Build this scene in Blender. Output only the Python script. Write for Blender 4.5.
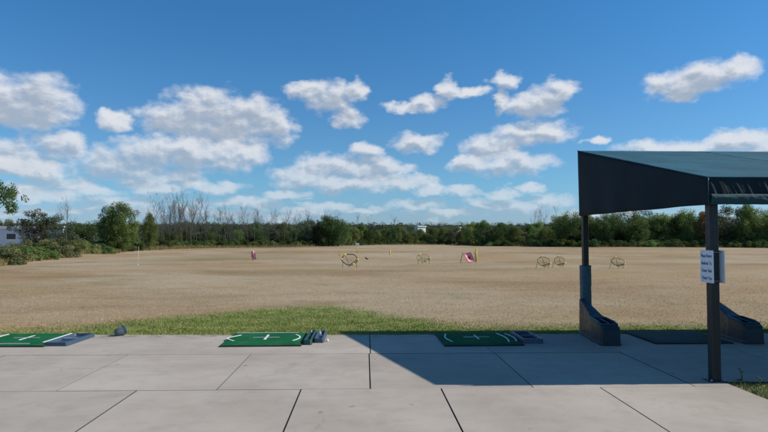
import bpy, math, random
import numpy as np
from mathutils import Vector, Matrix, noise as mn
R = math.radians
for o in list(bpy.data.objects): bpy.data.objects.remove(o)
scene = bpy.context.scene
col = scene.collection

# ---------------------------------------------------------------- camera
F = 580.0; PITCH = 2.07; YAW = 1.88; CAMZ = 1.65
cd = bpy.data.cameras.new('camera'); cam = bpy.data.objects.new('camera', cd); col.objects.link(cam)
cam.location = (0, 0, CAMZ); cam.rotation_euler = (R(90 + PITCH), 0, R(-YAW))
cd.sensor_width = 36; cd.lens = 36 * F / 768; cd.clip_start = 0.05; cd.clip_end = 6000
scene.camera = cam
scene.view_settings.view_transform = 'Standard'; scene.view_settings.look = 'None'
scene.view_settings.gamma = 1; scene.view_settings.exposure = 0.0
try: scene.view_settings.use_curve_mapping = False
except Exception: pass

def ray(px, py):
    a = (px - 384) / F; b = (216 - py) / F; P = R(PITCH); W = R(YAW)
    fw = Vector((math.sin(W) * math.cos(P), math.cos(W) * math.cos(P), math.sin(P)))
    r = Vector((math.cos(W), -math.sin(W), 0))
    u = Vector((-math.sin(W) * math.sin(P), -math.cos(W) * math.sin(P), math.cos(P)))
    return fw + r * a + u * b
def gp(px, py, z=0.0):                      # ground point seen at a pixel
    d = ray(px, py); t = (z - CAMZ) / d.z
    return d.x * t, d.y * t
def at(px, py, Y):
    d = ray(px, py); t = Y / d.y
    return d.x * t, CAMZ + d.z * t
def H(x, y):                                # height of the field
    k = min(max((y - 14) / 25, 0), 1) * min(max((160 - y) / 60, 0), 1)
    return -0.012 + k * (0.10 * math.sin(y * 0.21 + x * 0.02 + 1.0) * math.sin(x * 0.045 + 0.6) + 0.05 * math.sin(x * 0.11 + y * 0.33) + 0.04 * math.sin(y * .47 + .8 - x * .03))

# ---------------------------------------------------------------- node helpers
class NT:
    def __init__(s, tree): s.t = tree; s.n = tree.nodes; s.l = tree.links
    def new(s, kind, **kw):
        n = s.n.new(kind)
        for k, v in kw.items(): setattr(n, k, v)
        return n
    def put(s, sock, v):
        if hasattr(v, 'is_output') or isinstance(v, bpy.types.NodeSocket): s.l.new(v, sock)
        elif v is not None: sock.default_value = v
    def m(s, op, a, b=None, c=None, clamp=False):
        n = s.new('ShaderNodeMath', operation=op, use_clamp=clamp)
        s.put(n.inputs[0], a); s.put(n.inputs[1], b) if b is not None else 0
        if c is not None: s.put(n.inputs[2], c)
        return n.outputs[0]
    def vm(s, op, a, b=None, c=None):
        n = s.new('ShaderNodeVectorMath', operation=op)
        s.put(n.inputs[0], a)
        if b is not None: s.put(n.inputs[1], b)
        if c is not None: s.put(n.inputs[2], c)
        return n.outputs['Value'] if op in ('LENGTH', 'DOT_PRODUCT') else n.outputs[0]
    def noise(s, vec, scale, detail=4, rough=0.55, out='Fac', dist=0.0):
        n = s.new('ShaderNodeTexNoise'); s.put(n.inputs['Vector'], vec)
        n.inputs['Scale'].default_value = scale; n.inputs['Detail'].default_value = detail
        n.inputs['Roughness'].default_value = rough; n.inputs['Distortion'].default_value = dist
        return n.outputs[out]
    def ss(s, v, lo, hi, a=0.0, b=1.0):     # smoothstep
        n = s.new('ShaderNodeMapRange', interpolation_type='SMOOTHSTEP')
        s.put(n.inputs[0], v); s.put(n.inputs[1], lo); s.put(n.inputs[2], hi); s.put(n.inputs[3], a); s.put(n.inputs[4], b)
        return n.outputs[0]
    def mix(s, f, a, b, mode='MIX'):
        n = s.new('ShaderNodeMix', data_type='RGBA', blend_type=mode)
        s.put(n.inputs[0], f)
        s.put(n.inputs[6], (*a, 1) if isinstance(a, tuple) and len(a) == 3 else a)
        s.put(n.inputs[7], (*b, 1) if isinstance(b, tuple) and len(b) == 3 else b)
        return n.outputs[2]
    def bump(s, h, strength, dist):
        n = s.new('ShaderNodeBump'); n.inputs['Strength'].default_value = strength
        n.inputs['Distance'].default_value = dist; s.l.new(h, n.inputs['Height'])
        return n.outputs[0]
    def scaled(s, vec, sc):
        return s.vm('MULTIPLY', vec, sc)

# ---------------------------------------------------------------- world: sky with scattered clouds
SUN = Vector((3.12, -0.035, 2.32)).normalized()
sun_el = math.asin(SUN.z); sun_az = math.atan2(SUN.x, SUN.y)
world = bpy.data.worlds.new('World'); scene.world = world; world.use_nodes = True
wt = world.node_tree; wt.nodes.clear(); W = NT(wt)
sky = W.new('ShaderNodeTexSky', sky_type='NISHITA')
sky.sun_disc = False; sky.sun_elevation = sun_el; sky.sun_rotation = sun_az
sky.air_density = 1.0; sky.dust_density = 0.3; sky.ozone_density = 1.6; sky.altitude = 200
SKY_STRENGTH = 0.1
E_ = [  # clouds: centre and half-size (in 1/580 rad), as azimuth / elevation of the view
 (5,98,30,20),(36,101,31,21),(20,114,34,12),(113,119,12,9),
 (175,121,36,15),(212,112,40,20),(252,120,36,20),(277,131,18,12),(225,133,48,14),
 (150,151,32,14),(190,155,44,14),(235,156,30,13),(112,164,28,14),(140,174,32,12),(175,178,26,8),
 (18,158,34,17),(60,146,22,11),(30,168,40,8),(62,184,26,7),(20,190,30,6),
 (306,92,20,9),(332,97,26,15),(348,118,15,10),(357,90,12,11),
 (402,108,18,6),(428,102,18,8),(450,88,11,10),(470,93,18,6),
 (506,82,14,8),(500,100,8,14),(530,106,22,12),(560,92,20,11),(546,102,22,12),
 (532,134,36,11),(492,148,26,13),(510,165,36,11),(466,164,18,8),
 (417,142,25,9),(368,151,18,7),(328,166,34,12),(300,178,28,10),(372,170,36,13),(350,184,50,9),(408,182,26,7),
 (460,192,20,6),(552,200,18,8),(512,206,30,8),(482,202,16,5),
 (680,86,26,12),(712,76,28,13),(735,68,20,9),(682,97,14,6),(597,138,12,4),
 (655,148,30,8),(698,147,36,8),(738,142,24,9),(762,148,20,7),
 (215,186,28,6),(40,196,34,5),(95,192,22,5),(160,190,24,6),(285,194,22,5),(140,213,20,4),(190,211,18,4),(240,214,22,4),(300,213,18,4),(20,210,24,5),(75,211,22,4),(365,211,20,4),(395,168,20,6),(430,190,18,5),(530,186,14,4),(505,192,20,5),(250,202,34,6),(130,203,36,6),(330,208,24,5),(415,204,28,6),(450,213,24,4),(590,212,20,5),
]
def px2ae(px, py):
    d = ray(px, py).normalized()
    return math.atan2(d.x, d.y) * F, math.asin(d.z) * F
FRONT = {(150,151,32,14),(190,155,44,14),(235,156,30,13),(112,164,28,14),(140,174,32,12),(175,178,26,8),(62,184,26,7),(20,190,30,6),(30,168,40,8),
 (510,165,36,11),(466,164,18,8),(300,178,28,10),(350,184,50,9),(408,182,26,7),(417,142,25,9)}
def cloud_group(name, items, extra):
    grp = bpy.data.node_groups.new(name, 'ShaderNodeTree')
    grp.interface.new_socket('P', in_out='INPUT', socket_type='NodeSocketVector')
    grp.interface.new_socket('Field', in_out='OUTPUT', socket_type='NodeSocketFloat')
    G = NT(grp); gi = G.new('NodeGroupInput'); go = G.new('NodeGroupOutput')
    p0 = gi.outputs[0]; prev = None
    for (cx, cy, rx, ry) in items:
        a, e = px2ae(cx, cy)
        rx *= 1.17; ry *= 1.17
        q = G.vm('MULTIPLY_ADD', p0, (1 / rx, 1 / ry, 0), (-a / rx, -e / ry, 0))
        r2 = G.vm('DOT_PRODUCT', q, q)
        if prev is None: prev = r2
        else:
            b_ = G.new('ShaderNodeMath', operation='SMOOTH_MIN'); G.l.new(prev, b_.inputs[0]); G.l.new(r2, b_.inputs[1]); b_.inputs[2].default_value = 0.35
            prev = b_.outputs[0]
    f1 = G.m('SUBTRACT', 1.0, prev)
    if extra:   # low band of thin clouds near the horizon, and loose clouds all round the rest of the sky
        sep = G.new('ShaderNodeSeparateXYZ'); G.l.new(p0, sep.inputs[0])
        lo = G.noise(G.vm('MULTIPLY', p0, (0.028, 0.095, 0)), 1.0, 3)
        band = G.m('MULTIPLY', G.ss(sep.outputs[1], 5, 20), G.ss(sep.outputs[1], 62, 30))
        f2 = G.m('SUBTRACT', G.m('MULTIPLY', G.m('SUBTRACT', lo, 0.52), 5.5), G.m('MULTIPLY', G.m('SUBTRACT', 1.0, band), 4.0))
        gen = G.noise(G.vm('MULTIPLY', p0, (0.006, 0.011, 0)), 1.0, 2)
        away = G.ss(G.m('ABSOLUTE', sep.outputs[0]), 430, 520)
        f3 = G.m('SUBTRACT', G.m('MULTIPLY', G.m('SUBTRACT', gen, 0.63), 7.0), G.m('MULTIPLY', G.m('SUBTRACT', 1.0, away), 5.0))
        f1 = G.m('MAXIMUM', G.m('MAXIMUM', f1, f2), f3)
    G.l.new(G.m('MAXIMUM', f1, -3.0), go.inputs[0])
    return grp
grpA = cloud_group('cloud_field_back', [e for e in E_ if e not in FRONT], True)
grpB = cloud_group('cloud_field_front', [e for e in E_ if e in FRONT], False)
tc = W.new('ShaderNodeTexCoord'); sx = W.new('ShaderNodeSeparateXYZ'); W.l.new(tc.outputs['Generated'], sx.inputs[0])
az = W.m('MULTIPLY', W.m('ARCTAN2', sx.outputs[0], sx.outputs[1]), F)
el = W.m('MULTIPLY', W.m('ARCSINE', sx.outputs[2]), F)
cb = W.new('ShaderNodeCombineXYZ'); W.l.new(az, cb.inputs[0]); W.l.new(el, cb.inputs[1])
P = cb.outputs[0]
wz = W.noise(W.vm('MULTIPLY', P, (0.035, 0.05, 0)), 1.0, 4, 0.58, 'Color')
Pw = W.vm('MULTIPLY_ADD', W.vm('SUBTRACT', wz, (0.5, 0.5, 0.5)), (38, 22, 0), P)
def field(v, g):
    n = W.new('ShaderNodeGroup'); n.node_tree = g; W.l.new(v, n.inputs[0]); return n.outputs[0]
nz = W.noise(W.vm('MULTIPLY', P, (0.05, 0.075, 0)), 1.0, 6, 0.56)
nz2 = W.noise(W.vm('MULTIPLY_ADD', P, (0.05, 0.075, 0), (0.14, 0.36, 0)), 1.0, 4, 0.5)
relief = W.m('SUBTRACT', nz2, nz)
def layer(g):
    fa = field(Pw, g); fb = field(W.vm('ADD', Pw, (5, 10, 0)), g)
    da = W.m('MULTIPLY_ADD', W.m('SUBTRACT', nz, 0.5), 2.0, fa)
    dens = W.ss(da, -0.28, 0.98)
    db = W.m('MULTIPLY_ADD', W.m('SUBTRACT', nz2, 0.5), 0.9, fb)
    db = W.m('MULTIPLY_ADD', relief, 1.7, db)
    shade = W.ss(db, -0.15, 1.05)
    c = W.mix(shade, (0.76, 0.78, 0.82), (0.38, 0.45, 0.55))
    c = W.vm('SCALE', c, None); c.node.inputs['Scale'].default_value = 1 / SKY_STRENGTH
    return dens, c
dA, cA = layer(grpA); dB, cB = layer(grpB)
hz = W.ss(el, 0, 75, 1.0, 0.0)
tint = W.mix(W.ss(el, 0, 60), (0.50, 0.70, 1.17), (0.47, 0.83, 1.12))
tint = W.mix(W.ss(el, 60, 230), tint, (0.33, 0.86, 1.24))
skc = W.vm('MULTIPLY', sky.outputs[0], tint)
op = W.ss(el, 5, 110, 0.48, 0.94)
final = W.mix(W.m('MULTIPLY', dA, op), skc, cA)
final = W.mix(W.m('MULTIPLY', dB, op), final, cB)
bg = W.new('ShaderNodeBackground'); bg.inputs[1].default_value = SKY_STRENGTH
W.l.new(final, bg.inputs[0]); wo = W.new('ShaderNodeOutputWorld'); W.l.new(bg.outputs[0], wo.inputs[0])

# ---------------------------------------------------------------- sun
sl = bpy.data.lights.new('sun', 'SUN'); sl.energy = 5.0; sl.angle = R(0.53); sl.color = (1.0, 0.93, 0.82)
so = bpy.data.objects.new('sun', sl); col.objects.link(so); so.location = (30, 0, 30)
so.rotation_euler = SUN.to_track_quat('Z', 'Y').to_euler()

# ---------------------------------------------------------------- mesh helpers
class MB:
    def __init__(s): s.v = []; s.f = []; s.sm = []
    def add(s, vs, fs, smooth=False):
        b = len(s.v); s.v += [tuple(v) for v in vs]; s.f += [tuple(i + b for i in f) for f in fs]; s.sm += [smooth] * len(fs)
        return s
    def box(s, x0, x1, y0, y1, z0, z1, mat=None):
        vs = [Vector((x, y, z)) for z in (z0, z1) for y in (y0, y1) for x in (x0, x1)]
        if mat is not None: vs = [mat @ v for v in vs]
        return s.add(vs, [(0, 2, 3, 1), (4, 5, 7, 6), (0, 1, 5, 4), (2, 6, 7, 3), (0, 4, 6, 2), (1, 3, 7, 5)])
    def bevbox(s, x0, x1, y0, y1, z0, z1, b, mat=None):   # chamfered box (top and vertical edges)
        def ring(i, z): return [(x0 + i + b, y0 + i, z), (x1 - i - b, y0 + i, z), (x1 - i, y0 + i + b, z), (x1 - i, y1 - i - b, z), (x1 - i - b, y1 - i, z), (x0 + i + b, y1 - i, z), (x0 + i, y1 - i - b, z), (x0 + i, y0 + i + b, z)]
        vs = [Vector(v) for v in ring(0, z0) + ring(0, z1 - b) + ring(b * .7, z1)]
        if mat is not None: vs = [mat @ v for v in vs]
        fs = [tuple(range(7, -1, -1)), tuple(range(16, 24))]
        for k in range(2):
            for i in range(8): fs.append((k * 8 + i, k * 8 + (i + 1) % 8, (k + 1) * 8 + (i + 1) % 8, (k + 1) * 8 + i))
        return s.add(vs, fs)
    def tube(s, pts, rad, n=6, cap=True, closed=False):
        pts = [Vector(p) for p in pts]; m = len(pts)
        rad = rad if isinstance(rad, (list, tuple)) else [rad] * m
        vs = []; up = None
        for i, p in enumerate(pts):
            a = pts[(i - 1) % m] if (closed or i > 0) else p; b = pts[(i + 1) % m] if (closed or i < m - 1) else p
            t = (b - a).normalized()
            if up is None: up = Vector((0, 0, 1)) if abs(t.z) < .9 else Vector((0, 1, 0))
            sd = t.cross(up)
            if sd.length < 1e-4: sd = t.cross(Vector((1, 0, 0)))
            sd.normalize(); w = sd.cross(t).normalized(); up = w
            for k in range(n):
                an = 2 * math.pi * k / n
                vs.append(p + (sd * math.cos(an) + w * math.sin(an)) * rad[i])
        fs = []
        for i in range(m if closed else m - 1):
            for k in range(n):
                j = (i + 1) % m
                fs.append((i * n + k, i * n + (k + 1) % n, j * n + (k + 1) % n, j * n + k))
        s.add(vs, fs, True)
        if cap and not closed:
            b = len(s.v) - m * n
            s.f += [tuple(b + k for k in range(n - 1, -1, -1)), tuple(b + (m - 1) * n + k for k in range(n))]; s.sm += [False, False]
        return s
    def lathe(s, prof, n=20, mat=None, cap=True):
        vs = [Vector((r * math.cos(2 * math.pi * k / n), r * math.sin(2 * math.pi * k / n), z)) for r, z in prof for k in range(n)]
        if mat is not None: vs = [mat @ v for v in vs]
        fs = [(i * n + k, i * n + (k + 1) % n, (i + 1) * n + (k + 1) % n, (i + 1) * n + k) for i in range(len(prof) - 1) for k in range(n)]
        s.add(vs, fs, True)
        return s
    def sheet(s, fn, nu, nv, smooth=True):
        vs = [fn(i / nu, j / nv) for j in range(nv + 1) for i in range(nu + 1)]
        fs = [(j * (nu + 1) + i, j * (nu + 1) + i + 1, (j + 1) * (nu + 1) + i + 1, (j + 1) * (nu + 1) + i) for j in range(nv) for i in range(nu)]
        return s.add(vs, fs, smooth)
    def mesh(s, name, mat):
        me = bpy.data.meshes.new(name); me.from_pydata(s.v, [], s.f); me.update()
        me.polygons.foreach_set('use_smooth', s.sm)
        if mat: me.materials.append(mat)
        return me
    def build(s, name, mat, parent=None, loc=(0, 0, 0)):
        return link(name, s.mesh(name, mat), parent, loc)
def link(name, me, parent=None, loc=(0, 0, 0), rot=None, sc=None):
    o = bpy.data.objects.new(name, me); col.objects.link(o); o.location = loc
    if rot is not None: o.rotation_euler = rot
    if sc is not None: o.scale = sc
    if parent: o.parent = parent
    return o
def tag(o, label=None, cat=None, group=None, kind=None):
    for k, v in (('label', label), ('category', cat), ('group', group), ('kind', kind)):
        if v: o[k] = v
    return o
def empty(name, loc, label, cat, group=None, rz=0.0):
    o = bpy.data.objects.new(name, None); col.objects.link(o); o.location = loc; o.rotation_euler = (0, 0, rz)
    o.empty_display_size = 0.1
    return tag(o, label, cat, group)
def copy_tree(o, parent=None):
    c = o.copy(); col.objects.link(c)
    c.parent = parent
    for ch in o.children: copy_tree(ch, c)
    return c
def solidify(o, t, off=0):
    m = o.modifiers.new('thickness', 'SOLIDIFY'); m.thickness = t; m.offset = off

# ---------------------------------------------------------------- materials
def mat_new(name):
    m = bpy.data.materials.new(name); m.use_nodes = True; m.node_tree.nodes.clear()
    N = NT(m.node_tree)
    b = N.new('ShaderNodeBsdfPrincipled'); o = N.new('ShaderNodeOutputMaterial'); N.l.new(b.outputs[0], o.inputs[0])
    return m, N, b, o
def mat_simple(name, c, rough=0.6, var=0.25, scale=12, bump=0.0, metallic=0.0, spec=0.5):
    m, N, b, o = mat_new(name)
    t = N.new('ShaderNodeTexCoord').outputs['Object']
    n = N.noise(t, scale, 5)
    c1 = tuple(x * (1 - var) for x in c); c2 = tuple(min(1, x * (1 + var)) for x in c)
    N.l.new(N.mix(n, c1, c2), b.inputs['Base Color'])
    N.put(b.inputs['Roughness'], N.ss(N.noise(t, scale * 2.3, 3), .3, .7, max(.05, rough - .1), min(1, rough + .1)))
    b.inputs['Metallic'].default_value = metallic; b.inputs['Specular IOR Level'].default_value = spec
    if bump: N.l.new(N.bump(N.noise(t, scale * 8, 4), 0.5, bump), b.inputs['Normal'])
    return m
# colour of the field by place (dry tan grass, a greener strip behind the slabs)
fg = bpy.data.node_groups.new('field_colour', 'ShaderNodeTree')
fg.interface.new_socket('Color', in_out='OUTPUT', socket_type='NodeSocketColor')
fg.interface.new_socket('Height', in_out='OUTPUT', socket_type='NodeSocketFloat')
N = NT(fg); fo = N.new('NodeGroupOutput')
pos = N.new('ShaderNodeNewGeometry').outputs['Position']
flat = N.vm('MULTIPLY', pos, (1, 1, 0))
sp = N.new('ShaderNodeSeparateXYZ'); N.l.new(pos, sp.inputs[0])
x, y = sp.outputs[0], sp.outputs[1]
big = N.noise(N.vm('MULTIPLY', flat, (0.05, 0.085, 0)), 1.0, 5, 0.62, dist=.6)
big2 = N.noise(N.vm('MULTIPLY_ADD', flat, (0.10, 0.17, 0), (7.3, 2.1, 0)), 1.0, 5, 0.65, dist=.8)
med = N.noise(flat, 0.9, 5, 0.62)
fine = N.noise(flat, 7.0, 6, 0.7)
tan1 = (0.385, 0.27, 0.15); tan2 = (0.44, 0.355, 0.24); brown = (0.275, 0.182, 0.095); olive = (0.22, 0.19, 0.085)
c = N.mix(N.ss(big, .36, .64), tan1, tan2)
c = N.mix(N.ss(big2, .44, .72, 0, .75), c, brown)
c = N.mix(N.ss(med, .5, .78, 0, .5), c, olive)
c = N.mix(N.m('MULTIPLY', N.ss(N.noise(N.vm('MULTIPLY_ADD', flat, (0.07, 0.11, 0), (3.1, 9.4, 0)), 1.0, 4, .6), .5, .66), N.ss(x, -2, -16, 0.25, .75)), c, olive)
gx = N.m('DIVIDE', N.m('ADD', x, 1.2), N.m('ADD', 2.1, N.m('MULTIPLY', N.m('LESS_THAN', x, -1.2), 1.4)))
gauss = N.m('POWER', 2.718, N.m('MULTIPLY', N.m('MULTIPLY', gx, gx), -1.0))
ymax = N.m('MULTIPLY_ADD', gauss, 3.3, N.ss(x, -8, 0, 10.3, 10.9))
nn = N.m('MULTIPLY', N.m('SUBTRACT', N.noise(flat, 0.8, 5, 0.65), 0.5), 2.6)
gm = N.ss(N.m('SUBTRACT', N.m('ADD', y, nn), ymax), 0.6, -0.9)
green = N.mix(N.ss(N.noise(flat, 2.1, 4), .35, .65), (0.125, 0.185, 0.036), (0.22, 0.25, 0.07))
gm = N.m('MULTIPLY', gm, N.ss(fine, 0.26, 0.5))
c = N.mix(N.m('MULTIPLY', gm, 0.95), c, green)
# extra green tinge scattered
c = N.mix(N.m('MULTIPLY', N.ss(N.noise(flat, 0.33, 4), .56, .72), N.ss(y, 9, 24, .55, .15)), c, (0.15, 0.16, 0.07))
c = N.mix(N.ss(fine, .3, .7, 0.0, 1.0), N.vm('SCALE', c, None), c)
for nd in fg.nodes:
    if nd.bl_idname == 'ShaderNodeVectorMath' and nd.operation == 'SCALE': nd.inputs['Scale'].default_value = 0.8
N.l.new(c, fo.inputs[0]); N.l.new(fine, fo.inputs[1])

m_field, N, b, o = mat_new('dry_grass_ground')
g_ = N.new('ShaderNodeGroup'); g_.node_tree = fg
N.l.new(g_.outputs[0], b.inputs['Base Color']); b.inputs['Roughness'].default_value = 1; b.inputs['Specular IOR Level'].default_value = 0.1
pz = N.new('ShaderNodeNewGeometry').outputs['Position']
N.l.new(N.bump(N.m('ADD', N.noise(pz, 14, 6, 0.75), N.noise(pz, 2.2, 4)), 0.7, 0.04), b.inputs['Normal'])
m_blade, N, b, o = mat_new('grass_blade')
g_ = N.new('ShaderNodeGroup'); g_.node_tree = fg
rnd = N.new('ShaderNodeNewGeometry').outputs['Random Per Island']
cc = N.mix(rnd, (1.15, 1.15, 1.12), (1.6, 1.55, 1.42))
N.l.new(N.mix(1.0, g_.outputs[0], cc, 'MULTIPLY'), b.inputs['Base Color']); b.inputs['Roughness'].default_value = .85
b.inputs['Specular IOR Level'].default_value = 0.15
m_weed, N, b, o = mat_new('lawn_blade')
rnd = N.new('ShaderNodeNewGeometry').outputs['Random Per Island']
N.l.new(N.mix(rnd, (0.07, 0.10, 0.028), (0.24, 0.23, 0.10)), b.inputs['Base Color']); b.inputs['Roughness'].default_value = .8
m_tall, N, b, o = mat_new('tall_dry_blade')
rnd = N.new('ShaderNodeNewGeometry').outputs['Random Per Island']
N.l.new(N.mix(rnd, (0.30, 0.21, 0.09), (0.16, 0.15, 0.05)), b.inputs['Base Color']); b.inputs['Roughness'].default_value = .9

def mat_conc():
    m, N, b, o = mat_new('concrete')
    gpos = N.new('ShaderNodeNewGeometry'); pos = gpos.outputs['Position']; rnd = gpos.outputs['Random Per Island']
    n1 = N.noise(pos, 0.55, 5, 0.6); n2 = N.noise(pos, 3.0, 5, 0.65); n3 = N.noise(pos, 60, 3, 0.7)
    st = N.noise(N.vm('MULTIPLY', pos, (0.8, 7, 1)), 1.0, 5, 0.6)
    c = N.mix(N.ss(n1, .3, .7), (0.335, 0.29, 0.24), (0.425, 0.373, 0.312))
    c = N.mix(N.ss(n2, .45, .75, 0, .35), c, (0.26, 0.215, 0.182))
    c = N.mix(N.ss(st, .5, .75, 0, .22), c, (0.45, 0.41, 0.36))
    c = N.mix(N.ss(n3, .6, .8, 0, .35), c, (0.24, 0.215, 0.195))
    sp_ = N.noise(pos, 5.5, 2, 0.5)
    c = N.mix(N.ss(sp_, .70, .76, 0, .55), c, (0.17, 0.15, 0.13))
    c = N.mix(N.ss(N.noise(pos, 1.3, 3, .5, dist=1.2), .63, .7, 0, .22), c, (0.22, 0.20, 0.18))
    spp = N.new('ShaderNodeSeparateXYZ'); N.l.new(pos, spp.inputs[0])
    edge = N.m('MULTIPLY', N.ss(spp.outputs[1], 9.45, 9.9), N.ss(N.noise(pos, 4.5, 6, .7), .42, .66))
    c = N.mix(N.m('MULTIPLY', edge, .7), c, (0.15, 0.12, 0.08))
    vo = N.new('ShaderNodeTexVoronoi', feature='DISTANCE_TO_EDGE'); vo.inputs['Scale'].default_value = .33
    N.l.new(N.vm('ADD', pos, N.vm('MULTIPLY', N.noise(pos, 2.2, 5, .6, 'Color'), (.5, .5, 0))), vo.inputs['Vector'])
    crack = N.m('MULTIPLY', N.ss(vo.outputs[0], .0035, .0012), N.ss(N.noise(pos, .35, 2), .5, .6))
    c = N.mix(N.m('MULTIPLY', crack, .2), c, (0.12, 0.10, 0.085))
    v = N.m('MULTIPLY_ADD', rnd, 0.13, 0.975)
    s_ = N.vm('SCALE', c, None); N.l.new(v, s_.node.inputs['Scale'])
    N.l.new(s_, b.inputs['Base Color']); b.inputs['Roughness'].default_value = .9; b.inputs['Specular IOR Level'].default_value = .25
    br = N.noise(N.vm('MULTIPLY', pos, (3, 120, 1)), 1.0, 3)
    N.l.new(N.bump(N.m('ADD', N.m('MULTIPLY', br, .5), n3), 0.45, 0.004), b.inputs['Normal'])
    return m
m_conc = mat_conc()
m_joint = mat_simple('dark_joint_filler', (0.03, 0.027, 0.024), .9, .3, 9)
def mat_cloth(name, c):
    m, N, b, o = mat_new(name)
    t = N.new('ShaderNodeNewGeometry').outputs['Position']
    n1 = N.noise(t, 1.7, 5, .6); n2 = N.noise(N.vm('MULTIPLY', t, (1.0, 0.35, 1)), 6, 5, .65)
    a = tuple(v * .8 for v in c); d = tuple(v * 1.18 for v in c)
    cc = N.mix(N.ss(n1, .3, .7), a, d)
    cc = N.mix(N.ss(n2, .55, .75, 0, .3), cc, tuple(v * 1.5 + .0015 for v in c))
    N.l.new(cc, b.inputs['Base Color']); b.inputs['Roughness'].default_value = .75; b.inputs['Specular IOR Level'].default_value = .3
    wv = N.noise(t, 300, 1)
    N.l.new(N.bump(N.m('ADD', N.m('MULTIPLY', wv, .1), n2), .5, 0.02), b.inputs['Normal'])
    return m
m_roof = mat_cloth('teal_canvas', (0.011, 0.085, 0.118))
m_val = mat_cloth('shaded_teal_canvas', (0.0032, 0.015, 0.024))  # same cloth as the roof, its shade put into the darker base colour
m_roll = mat_cloth('hem_teal_canvas', (0.018, 0.066, 0.082))  # hem canvas, paler base than the valance and greyer than the roof
m_post = mat_simple('dark_painted_steel', (0.012, 0.014, 0.018), .45, .3, 9)
m_pad = mat_simple('slate_pad_vinyl', (0.04, 0.10, 0.13), .5, .5, 22, .006)
m_poly = mat_simple('dark_blue_polyethylene', (0.012, 0.026, 0.04), .42, .3, 6, .002)
m_tray = mat_simple('slate_blue_plastic', (0.042, 0.072, 0.105), .45, .25, 8, .001)
m_traylt = mat_simple('pale_grey_plastic', (0.32, 0.36, 0.42), .5, .2, 8)
m_gtray = mat_simple('dark_green_rubber', (0.008, 0.055, 0.045), .5, .4, 14, .004)
m_rubber = mat_simple('black_rubber', (0.016, 0.017, 0.018), .7, .3, 20, .002)
m_white = mat_simple('white_paint', (0.72, 0.74, 0.72), .6, .08, 30)
m_ballw = mat_simple('white_ball', (0.8, 0.8, 0.78), .3, .03, 30)
m_sign = mat_simple('white_sign_panel', (0.72, 0.78, 0.86), .35, .05, 10)
m_ink = mat_simple('black_ink', (0.03, 0.035, 0.06), .5, .1, 10)
m_steel = mat_simple('galvanised_steel', (0.35, 0.36, 0.37), .4, .2, 20, metallic=.8)
m_yellow = mat_simple('yellow_paint', (0.62, 0.45, 0.03), .5, .15, 12)
m_yelpad = mat_simple('bright_yellow_fabric', (0.78, 0.66, 0.05), .7, .1, 12)
m_ochre = mat_simple('ochre_paint', (0.40, 0.24, 0.02), .6, .2, 12)
m_black = mat_simple('black_fabric', (0.015, 0.015, 0.015), .6, .2, 12)
m_brown = mat_simple('olive_brown_tube', (0.42, 0.32, 0.07), .6, .2, 12)
m_cream = mat_simple('faded_yellow_fabric', (0.75, 0.66, 0.30), .7, .15, 12)
m_netc = mat_simple('olive_netting', (0.10, 0.09, 0.03), .9, .2, 30)
m_pink = mat_simple('pink_nylon', (0.80, 0.27, 0.33), .7, .15, 10)
m_pink2 = mat_simple('pale_pink_nylon', (0.80, 0.45, 0.45), .7, .12, 10)
m_bucket = mat_simple('blue_grey_bucket', (0.085, 0.12, 0.15), .5, .3, 14, .002)
m_bird = mat_simple('bird_black', (0.02, 0.02, 0.022), .6, .2, 20)
m_bwall = mat_simple('pale_siding', (0.55, 0.62, 0.72), .7, .08, 1.5)
m_bwhite = mat_simple('white_fascia', (0.8, 0.8, 0.8), .6, .05, 1.5)
m_bdark = mat_simple('dark_glass', (0.03, 0.04, 0.05), .15, .1, 3)
m_broof = mat_simple('grey_roofing', (0.22, 0.22, 0.23), .8, .1, 2)

def mat_turf():
    m, N, b, o = mat_new('green_turf')
    t = N.new('ShaderNodeNewGeometry').outputs['Position']
    n = N.noise(t, 90, 4, .7); n1 = N.noise(t, 2.5, 5, .6); r_ = N.new('ShaderNodeObjectInfo').outputs['Random']
    c = N.mix(N.ss(n1, .3, .7), (0.007, 0.105, 0.036), (0.012, 0.15, 0.052))
    c = N.mix(N.ss(n, .3, .7, 0, .6), c, (0.01, 0.07, 0.03))
    c = N.mix(N.ss(N.noise(t, 4, 4, .6), .5, .75, 0, .55), c, (0.055, 0.14, 0.065))
    N.l.new(c, b.inputs['Base Color']); b.inputs['Roughness'].default_value = .95; b.inputs['Specular IOR Level'].default_value = .08
    N.l.new(N.bump(n, .7, .008), b.inputs['Normal'])
    return m
m_turf = mat_turf()
m_oldturf = mat_simple('worn_grey_green_turf', (0.03, 0.055, 0.045), .9, .35, 20, .006)

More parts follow.
